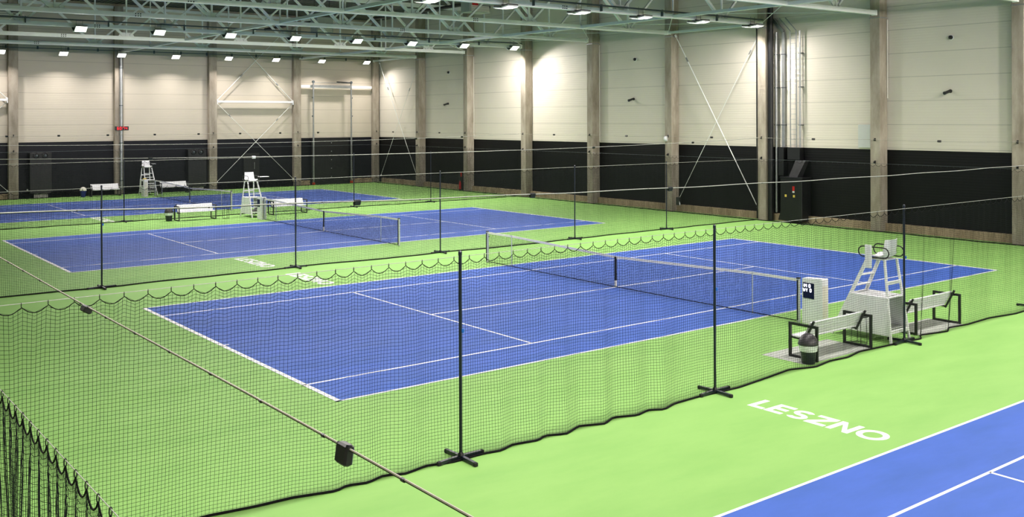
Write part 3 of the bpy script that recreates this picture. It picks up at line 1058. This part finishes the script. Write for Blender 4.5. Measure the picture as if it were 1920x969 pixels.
for x, l in ((-.675, 'pale steel roof tie running away between the trusses, left one'), (12.25, 'pale steel roof tie running away between the trusses, right one near the wall')):
    o = MB().bar((x, TRUY[0], 9.47), (x, 46.9, 9.47), .15, .13).build('roof_tie', M_STEEL)
    tag(o, l, 'roof tie', 'long roof ties')
for y0, y1, l in ((TRUY[2], TRUY[3], 'short pale steel strut above the braced bay near the wall pipes'), (TRUY[7], 46.9, 'short pale steel strut above the far cross braced bay, in the corner')):
    b = MB().bar((18.45, y0 + .3, 9.5), (18.45, y1 - .1, 9.5), .12, .12)
    b.box((18.45, y0 + .32, 9.5), (.16, .06, .18)).box((18.45, y1 - .12, 9.5), (.16, .06, .18))
    tag(b.build('wall_strut', M_STEEL), l, 'strut', 'short wall struts')
# bracing rods in plan at chord level
for i in range(1, 7):
    for k, (xa, ya, xb, yb) in enumerate(((12.25, TRUY[i], 18.4, TRUY[i + 1] - .1), (12.25, TRUY[i + 1], 18.4, TRUY[i] + .1))):
        o = MB().tube([(xa, ya, 9.58), (xb, yb, 9.58 - .05 * k)], .014, 6).build('bracing_rod', M_STEEL, None, True)
        tag(o, 'thin pale roof rod meeting the right wall at column %s, coming from truss %s' % ((ORD[i + 1], ORD[i]) if k == 0 else (ORD[i], ORD[i + 1])), 'bracing rod', 'thin roof bracing rods')

# wall bracing
def rod(p, q, label, r=.028, grip=.22):
    p, q = Vector(p), Vector(q)
    e = empty('brace_rod', p, 0, label, 'brace rod', 'diagonal wall brace rods')
    d = q - p
    MB().tube([(0, 0, 0), tuple(d)], r * .75, 8).build('rod', M_STEEL, e, True)
    MB().tube([tuple(d * grip), tuple(d * (grip + .025))], r * 1.7, 8).build('turnbuckle', M_GALV, e, True)
    n = MB()
    for a in (0.006, .994):
        n.tube([tuple(d * (a - .006)), tuple(d * (a + .006))], r * 2.2, 8)
    n.build('end_fork', M_STEEL, e, True)
    return e
rod((18.9, 15.25, 9.4), (18.9, 9.75, .5), 'long pale brace rod leaning down to the right, right wall near the pipes', grip=.14)
rod((19.05, 9.75, 9.2), (19.05, 15.25, .5), 'thin pale brace rod leaning down to the left, right wall near the pipes', .018, .1)
rod((18.95, 46.8, 9.4), (18.95, 41.15, .5), 'thin pale brace rod from the far corner down to the right', .024)
rod((19.05, 41.15, 9.2), (19.05, 46.8, .5), 'thin pale brace rod crossing in the far corner bay of the right wall', .018)
for cx0, cx1, tg in ((5.8, 12.25, 'braced bay of the far wall'), (-13.4, -7.0, 'left edge of the photo')):
    a, c = cx0 + .3, cx1 - .3
    Y = WALL_Y - .28
    b = MB().bar((a, Y, 6.25), (c, Y, 6.25), .12, .14)
    b.box((a + .03, Y, 6.2), (.06, .16, .3)).box((c - .03, Y, 6.2), (.06, .16, .3))
    tag(b.build('wall_beam', M_WSTEEL), 'white horizontal beam across the ' + tg, 'wall beam', 'white far wall beams')
    rod((a, Y, 6.3), (c, Y, 12.2), 'white brace rod rising to the right above the beam, ' + tg, .03, .3)
    rod((c, Y + .08, 6.3), (a, Y + .08, 12.2), 'white brace rod rising to the left above the beam, ' + tg, .03, .2)
    rod((a, Y, 6.15), (c, Y, .5), 'white brace rod falling to the right below the beam, ' + tg, .018, .15)
    rod((c, Y + .08, 6.15), (a, Y + .08, .5), 'white brace rod falling to the left below the beam, ' + tg, .022, .2)
b = MB().bar((12.55, WALL_Y - .25, 7.45), (18.6, WALL_Y - .25, 7.45), .1, .2)
tag(b.build('wall_beam', M_STEEL), 'pale horizontal rail behind the tall gate frame in the far wall', 'wall beam', 'white far wall beams')
# vertical lift door frame
e = empty('gate_frame', (15.08, WALL_Y - .5, 0), 0, 'tall steel door frame with two posts standing before the far wall', 'door frame')
for s in (-1, 1):
    p = MB().rbox((s * 1.6, 0, 3.9), (.11, .09, 7.6), .01).build('guide_post', M_GALV, e)
    for z in (1.0, 2.1, 3.2, 5.2, 6.6):
        MB().rbox((s * 1.6 + s * .075, 0, z), (.05, .12, .1), .008).build('post_clamp', M_DKGALV, p)
    MB().rbox((s * 1.6, 0, .1), (.2, .16, .2), .02).build('foot_guard', M_ORANGE, e)
    MB().lathe([(.1, -.05), (.1, .05)], n=16).build('pulley', M_DKGALV, e, True, (s * 1.6, 0, 7.8)).rotation_euler = (PI / 2, 0, 0)
MB().bbox((-1.55, -.04, 7.38), (1.55, .06, 7.56)).build('lintel_bar', M_GALV, e)
MB().tube([(.35, -.05, 7.82), (1.55, -.05, 7.78)], .045, 10).build('motor_shaft', M_BLACK, e, True)
MB().tube([(-1.5, -.05, 7.74), (1.5, -.05, 7.74)], .018, 8).build('spring_shaft', M_GALV, e, True)

# ------------------------------------------------------------------ floodlights
AREA = bpy.data.lights.new('flood_area', 'AREA')
AREA.shape = 'RECTANGLE'
AREA.size, AREA.size_y = .44, .34
AREA.energy = 254
AREA.spread = math.radians(141)
AREA.color = (1.0, .94, .90)
def flood_proto(two, tilt, beam=None):
    e = empty('floodlight')
    for k in ((1, -1) if two else (-1,)):
        R = Matrix.Rotation(k * tilt, 3, 'X')       # k=-1 leans the lens towards -y
        c = Vector((0, k * .26 if two else 0, 0))
        MB().rbox(c + R @ Vector((0, 0, .045)), (.52, .40, .07), .015, R).build('housing', M_HOUS, e)
        b = MB()
        for sx in (-1, 1):
            b.box(c + R @ Vector((sx * .255, 0, .0)), (.025, .42, .05), R)
            b.box(c + R @ Vector((0, sx * .20, .0)), (.5, .025, .05), R)
        b.build('rim', M_RIM, e)
        MB().box(c + R @ Vector((0, 0, -.004)), (.485, .375, .012), R).build('lens', M_LAMP, e)
        L = bpy.data.objects.new('flood_area', AREA)
        COL.objects.link(L)
        L.parent = e
        L.location = c + R @ Vector((0, 0, -.03))
        L.rotation_euler = Matrix.Rotation(k * (beam if beam is not None else tilt), 3, 'X').to_euler()
    b = MB().bar((-.2, 0, .1), (.2, 0, .1), .05, .04)
    b.build('yoke', M_HOUS, e)
    for sx in (-1, 1):
        MB().tube([(sx * .14, 0, .1), (sx * .14, 0, .46)], .007, 6).build('hanger', M_BLACK, e, True)
    return e
LX = [-18.7, -15.1, -11.5, -7.9, -4.29, -.72, 2.84, 6.55, 10.1, 13.75, 17.55]
F1, F2, F3 = flood_proto(True, math.radians(6), math.radians(24)), flood_proto(True, math.radians(33), math.radians(30)), flood_proto(False, math.radians(33), math.radians(16))
F0 = flood_proto(True, math.radians(44))
def lamp_row(proto, y, z0, z1, xs, text, used):
    for i, x in enumerate(sorted(xs, reverse=True)):
        o = proto if not used else copy_tree(proto)
        used = True
        o.location = (x, y, z0 + (z1 - z0) * (x + 8) / 25.5)
        if isinstance(text, str):
            tag(o, text % ORD[i], 'floodlight', 'lit floodlights under the roof')
lamp_row(F1, 9.0, 9.17, 9.31, LX[3:], 'lit floodlight pair under the nearest lit truss, %s from the right', False)
lamp_row(F2, 27.8, 9.2, 9.37, LX[3:], 'lit floodlight pair under the middle lit truss, %s from its right end', False)
lamp_row(F3, 46.3, 9.18, 9.34, LX[3:], 'lit floodlight close to the far wall, %s from the far corner', False)
# rows over the courts nearer the camera, above the picture
first = True
for y in (-9.6, -27.4):
    for x in LX:
        o = F0 if first else copy_tree(F0)
        first = False
        o.location = (x, y, 9.25)
        tag(o, 'floodlight over the nearest courts, above the top edge of the photo', 'floodlight', 'floodlights above the picture')
for y, z0, z1, l in ((9.0, 9.56, 9.67, 'dark cable tray along the nearest lit truss'), (27.8, 9.58, 9.7, 'dark cable tray along the middle lit truss')):
    b = MB().bar((-23, y, z0), (18.3, y, z1), .1, .06)
    e = b.build('cable_tray', M_DKGALV)
    tag(e, l, 'cable tray', 'cable trays with lamps')
    for k, x in enumerate(np.arange(-21, 18, 3.6)):
        zz = z0 + (z1 - z0) * (x + 23) / 41.3
        MB().bbox((x - .02, y - .06, zz - .24), (x + .02, y + .06, zz + .05)).build('clamp', M_DKGALV, e)
e = MB().bar((-23, 46.35, 9.42), (17.9, 46.35, 9.58), .06, .05).build('cable_tray', M_DKGALV)
tag(e, 'thin dark lighting rail in front of the far wall', 'cable tray', 'cable trays with lamps')
for x in np.arange(-22, 18, 1.8):
    MB().bbox((x - .05, 46.32, 9.42), (x + .05, 46.38, 9.62)).build('clamp', M_DKGALV, e)

# ------------------------------------------------------------------ equipment on and by the walls
# shiny downpipe with clock on the far wall
e = empty('downpipe', (-.52, FACE_Y - .12, 0), 0, 'tall shiny steel downpipe on the far wall column behind the red clock', 'downpipe')
MB().tube([(0, 0, .3), (0, 0, 9.1)], .11, 16).build('pipe', M_GALV, e, True)
for z in (.9, 3.4, 5.9, 8.4):
    MB().tube([(0, 0, z), (0, 0, z + .05)], .125, 16).build('pipe_clip', M_DKGALV, e, True)
e = empty('led_clock', (-.55, FACE_Y - .36, 4.4), 0, 'small black digital clock with red digits on the shiny downpipe', 'clock')
MB().rbox((0, 0, 0), (.88, .1, .27), .012).build('case', M_BLACK, e)
DIG = {'0': 'abcdef', '1': 'bc', '2': 'abged', '4': 'fgbc', '5': 'afgcd', '6': 'afgedc', '7': 'abc', '8': 'abcdefg'}
SG = {'a': ((0, 1), (1, 1)), 'b': ((1, 1), (1, .5)), 'c': ((1, .5), (1, 0)), 'd': ((0, 0), (1, 0)), 'e': ((0, 0), (0, .5)), 'f': ((0, .5), (0, 1)), 'g': ((0, .5), (1, .5))}
x = -.30
for ch in '60:74':
    if ch == ':':
        b = MB().box((x - .015, -.056, .04), (.025, .01, .025)).box((x - .015, -.056, -.04), (.025, .01, .025))
        b.build('colon', M_LEDRED, e)
        x += .04
        continue
    b = MB()
    for s in DIG[ch]:
        p, q = SG[s]
        b.bar((x + p[0] * .09, -.056, -.075 + p[1] * .15), (x + q[0] * .09, -.056, -.075 + q[1] * .15), .012, .032)
    b.build('digit', M_LEDRED, e)
    x += .165
# black wall heaters with two round outlets
for x, l in ((-5.45, 'black wall heater cabinet with two round outlets on the far left wall'), (4.62, 'black wall heater cabinet with two round outlets behind the far right bench')):
    e = empty('air_heater', (x, WALL_Y - .26, 0), 0, l, 'heater', 'black heater cabinets')
    MB().rbox((0, 0, 1.58), (1.3, .48, 2.6), .02).build('cabinet', M_DOORP, e)
    for s in (-1, 1):
        n = MB().lathe([(.17, 0), (.19, .02), (.19, .09), (.14, .1), (.12, .05)], n=24).build('air_outlet', M_BLACK, e, True, (s * .26, -.22, 2.7))
        n.rotation_euler = (PI / 2, 0, 0)
        MB().lathe([(.09, 0), (.07, .05), (.02, .07)], n=16).build('nozzle', M_DKGALV, n, True, (0, 0, .05))
    MB().rbox((-.78, -.2, .55), (.09, .05, .1), .01).build('valve', M_GREYBOX, e)
# black heater cabinet with sloping duct on the right wall
e = empty('air_heater', (18.93, 7.6, 0), 0, 'black cabinet with sloping duct and stickers beside the pipes on the right wall', 'heater')
MB().rbox((0, 0, 1.1), (.7, 1.22, 2.0), .02).build('cabinet', M_DOORP, e)
MB().rbox((0, 0, 2.13), (.71, 1.3, .06), .01).build('top_plate', M_BLACK, e)
b = MB()
lo, hi, z0, z1 = (-.34, .3), (-.5, .06), 2.16, 2.95
vs = [(-.2, lo[0] + .1, z0), (.2, lo[0] + .1, z0), (.2, lo[1] - .05, z0), (-.2, lo[1] - .05, z0), (.06, hi[0] - .02, z1), (.34, hi[0] - .02, z1), (.34, hi[1] - .02, z1), (.06, hi[1] - .02, z1)]
b.add(vs, [(0, 1, 2, 3), (4, 5, 6, 7), (0, 1, 5, 4), (1, 2, 6, 5), (2, 3, 7, 6), (3, 0, 4, 7)])
b.build('duct', mat('dark_grey_duct', (44, 44, 46), .5, noise=.06), e)
MB().bbox((-.356, -.2, 1.5), (-.348, -.08, 1.74)).build('red_label', M_RED, e)
MB().bbox((-.357, -.2, 1.44), (-.349, -.08, 1.52)).build('white_label', M_WHITE, e)
for y in (-.17, .3):
    MB().rbox((-.356, y, 1.28), (.012, .11, .12), .004).build('yellow_sticker', M_YEL, e)
MB().prism([(.6, .1), (.78, .1), (.6, .65)], 0, -.3, .3).build('side_bracket', M_BLACK, e)
# pipes, duct and ladder above it
def pipe(y, w, label, box=False, x=19.1, bend=True, z0=3.55, group='vertical pipes beside the ladder on the right wall'):
    pts = [(x, y, z0), (x, y, 9.1)]
    if bend:
        pts += [(x, y + .62, 9.75)]
    e = empty('wall_pipe', (0, 0, 0), 0, label, 'pipe', group)
    if box:
        b = MB()
        for p, q in zip(pts[:-1], pts[1:]):
            b.bar(p, q, w, w * .6, (1, 0, 0))
        b.build('duct', M_GALV, e)
    else:
        MB().tube(pts, w / 2, 12).build('pipe', M_GALV, e, True)
    for z in (4.6, 6.4, 8.0):
        if z > z0:
            MB().bbox((x - w * .4, y - w * .75, z), (x + .2, y + w * .75, z + .04)).build('pipe_clip', M_DKGALV, e)
    return e
pipe(8.82, .12, 'grey steel pipe right beside the third column, on the right wall', z0=.4, bend=False)
pipe(8.47, .15, 'broad grey duct with clips left of the wall ladder', True, x=19.2)
e = empty('wall_ladder', (19.05, 7.8, 0), 0, 'narrow steel cable ladder slanting over at the top, on the right wall', 'ladder')
for s in (-1, 1):
    MB().tube([(0, s * .17, 3.55), (0, s * .17, 9.1), (0, s * .17 + .62, 9.75)], .028, 8).build('rail', M_GALV, e, True)
for k in range(24):
    z = 3.7 + k * .24
    if z < 9.1:
        MB().tube([(0, -.17, z), (0, .17, z)], .012, 6).build('rung', M_GALV, e, True)
pipe(7.45, .09, 'thin grey conduit right of the wall ladder', bend=False)
tag(MB().bbox((18.98, 8.32, 2.2), (19.29, 8.62, 3.55)).build('duct_cover', M_DOORP), 'black duct cover above the sticker cabinet, left part', 'duct cover', 'black duct covers')
tag(MB().bbox((18.98, 7.4, 2.98), (19.29, 8.1, 3.55)).build('duct_cover', M_DOORP), 'black duct cover below the wall ladder', 'duct cover', 'black duct covers')
tag(MB().rbox((19.26, 4.14, 4.13), (.06, .62, 1.04), .01).build('wall_panel', mat('pale_grey_board', (206, 208, 206), .5, noise=.03)), 'pale grey board on the right wall left of the second column', 'board')
# cameras and sensors on the right wall
for y, l in ((.14, 'black camera on an arm high on the right wall, rightmost'), (18.8, 'black camera on an arm on the right wall between fourth and fifth columns'), (37.6, 'small black camera on an arm near the far end of the right wall')):
    e = empty('wall_camera', (WALL_X, y, 6.05), 0, l, 'camera', 'cameras on the right wall')
    MB().lathe([(.075, 0), (.075, .04), (.05, .1)], n=16).build('mount', M_BLACK, e, True).rotation_euler = (0, -PI / 2, 0)
    MB().tube([(-.08, 0, 0), (-.30, .08, -.08)], .06, 12).build('camera_body', M_BLACK, e, True)
    MB().tube([(-.29, .08, -.08), (-.34, .09, -.09)], .07, 12).build('sunshade', M_BLACK, e, True)
for y, l in ((.1, 'round black sensor on white disc high above the rightmost wall camera'), (18.66, 'round black sensor high above the middle wall camera'), (37.5, 'tiny round black sensor high above the far wall camera')):
    e = empty('wall_sensor', (WALL_X, y, 8.28), 0, l, 'sensor', 'round sensors on the right wall')
    MB().lathe([(.11, 0), (.11, .02), (.09, .03)], n=20).build('base', M_WHITE, e, True).rotation_euler = (0, -PI / 2, 0)
    MB().lathe([(.085, .02), (.085, .08), (.06, .13), (.01, .15)], n=20).build('dome', M_BLACK, e, True).rotation_euler = (0, -PI / 2, 0)
e = empty('speaker', (18.55, 15.6, 3.86), 0, 'round white speaker on the fourth column of the right wall', 'speaker')
MB().lathe([(.08, -.12), (.13, -.08), (.15, 0), (.13, .06), (.05, .07)], n=20).build('shell', M_WHITE, e, True).rotation_euler = (PI / 2, 0, .5)
MB().bar((.0, 0, .0), (.16, 0, .12), .03, .03).build('mount', M_BLACK, e)
e = empty('phone_box', (18.62, 14.98, .58), 0, 'small black box with white edge low on the fourth column', 'box')
MB().rbox((0, -.2, 0), (.16, .26, .42), .02).build('case', M_BLACK, e)
MB().bar((-.06, -.36, -.2), (-.06, -.3, .0), .03, .03).build('handle', M_WHITE, e)
# fire extinguisher post
e = empty('fire_extinguisher', (18.85, 35.42, 0), 0, 'red fire extinguisher on a dark stand left of a right wall column', 'fire extinguisher')
MB().rbox((.1, .1, .6), (.1, .5, 1.2), .02).build('stand', M_BLACK, e)
MB().lathe([(.08, 0), (.085, .02), (.085, .42), (.06, .5), (.03, .54), (.03, .58)], n=20).build('cylinder', M_RED, e, True, (-.06, 0, .08))
MB().tube([(-.06, 0, .62), (-.13, 0, .66), (-.17, .0, .5), (-.16, 0, .25)], .014, 8).build('hose', M_RUBBER, e, True)
MB().rbox((.04, 0, 1.08), (.02, .16, .28), .006).build('sign', M_RED, e)
# suspended gas heaters under the roof with flue tubes
def unit_heater(p, w, h, label, stickered=False, tube_len=7):
    e = empty('roof_heater', p, 0, label, 'heater', 'suspended roof heaters')
    MB().rbox((0, 0, 0), (w, .9, h), .03).build('case', M_GREYBOX, e)
    b = MB()
    for k in range(5):
        b.bar((-w * .42, -.47, -h * .38 + k * h * .1), (w * .42, -.47, -h * .38 + k * h * .1), .03, .05)
    b.build('louvre', M_CREAMP, e)
    MB().bbox((w * .05, -.47, -h * .1), (w * .47, -.455, h * .1)).build('vent_slot', M_BLACK, e)
    for s in (-1, 1):
        MB().tube([(s * w * .46, 0, h / 2), (s * w * .46, 0, ROOF - p[2])], .015, 6).build('hanger', M_BLACK, e, True)
    MB().tube([(-w * .3, .4, h * .2), (-w * .3, 1.0, h * .25), (-w * .3, tube_len, h * .3)], .1, 10).build('flue', M_BLACK, e, True)
    if stickered:
        MB().bbox((-w * .38, -.47, -h * .05), (-w * .1, -.452, h * .28)).build('red_label', M_RED, e)
    return e
unit_heater((13.2, 25.6, 11.45), 1.5, .7, 'grey suspended heater with red label under the roof, upper middle', True, 11)
unit_heater((8.7, 36.2, 10.95), 1.15, 1.0, 'grey suspended heater with dark flue behind the roof trusses', False, 8)
unit_heater((-9.1, 38.3, 10.75), 1.35, 1.1, 'grey suspended heater in the top left corner of the photo', False, 6)

# ------------------------------------------------------------------ camera, world, render look
cd = bpy.data.cameras.new('camera')
cam = bpy.data.objects.new('camera', cd)
COL.objects.link(cam)
F, CX, CY, YAW, ROLL = 1846.99, 978.37, 222.10, 0.6638, -0.0032
cd.sensor_fit = 'HORIZONTAL'
cd.sensor_width = 36.0
cd.lens = F / 1920 * 36.0
cd.shift_x = (960 - CX) / 1920
cd.shift_y = (CY - 484.5) / 1920
cd.clip_start = .05
cd.clip_end = 300
fwd = Vector((math.sin(YAW), math.cos(YAW), 0))
right = Vector((math.cos(YAW), -math.sin(YAW), 0))
up = Vector((0, 0, 1))
cr_, sr_ = math.cos(ROLL), math.sin(ROLL)
# image x' = x cos - y sin, y' = x sin + y cos with y down
rx = right * cr_ + up * sr_
uy = up * cr_ - right * sr_
M = Matrix((rx, uy, -fwd)).transposed().to_4x4()
M.translation = CAM
cam.matrix_world = M
SC.camera = cam

w = bpy.data.worlds.new('hall_world')
SC.world = w
w.use_nodes = True
w.node_tree.nodes['Background'].inputs[0].default_value = (.5, .55, .5, 1)
w.node_tree.nodes['Background'].inputs[1].default_value = .02

SC.view_settings.view_transform = 'Standard'
SC.view_settings.look = 'None'
SC.view_settings.gamma = 1.0
SC.view_settings.use_curve_mapping = False
SC.view_settings.exposure = 0.0
SC.cycles.use_light_tree = True
SC.cycles.use_denoising = True
SC.cycles.max_bounces = 6
SC.cycles.diffuse_bounces = 2
SC.cycles.glossy_bounces = 3
SC.cycles.transparent_max_bounces = 8
SC.cycles.sample_clamp_indirect = 6
SC.cycles.caustics_reflective = False
SC.cycles.caustics_refractive = False
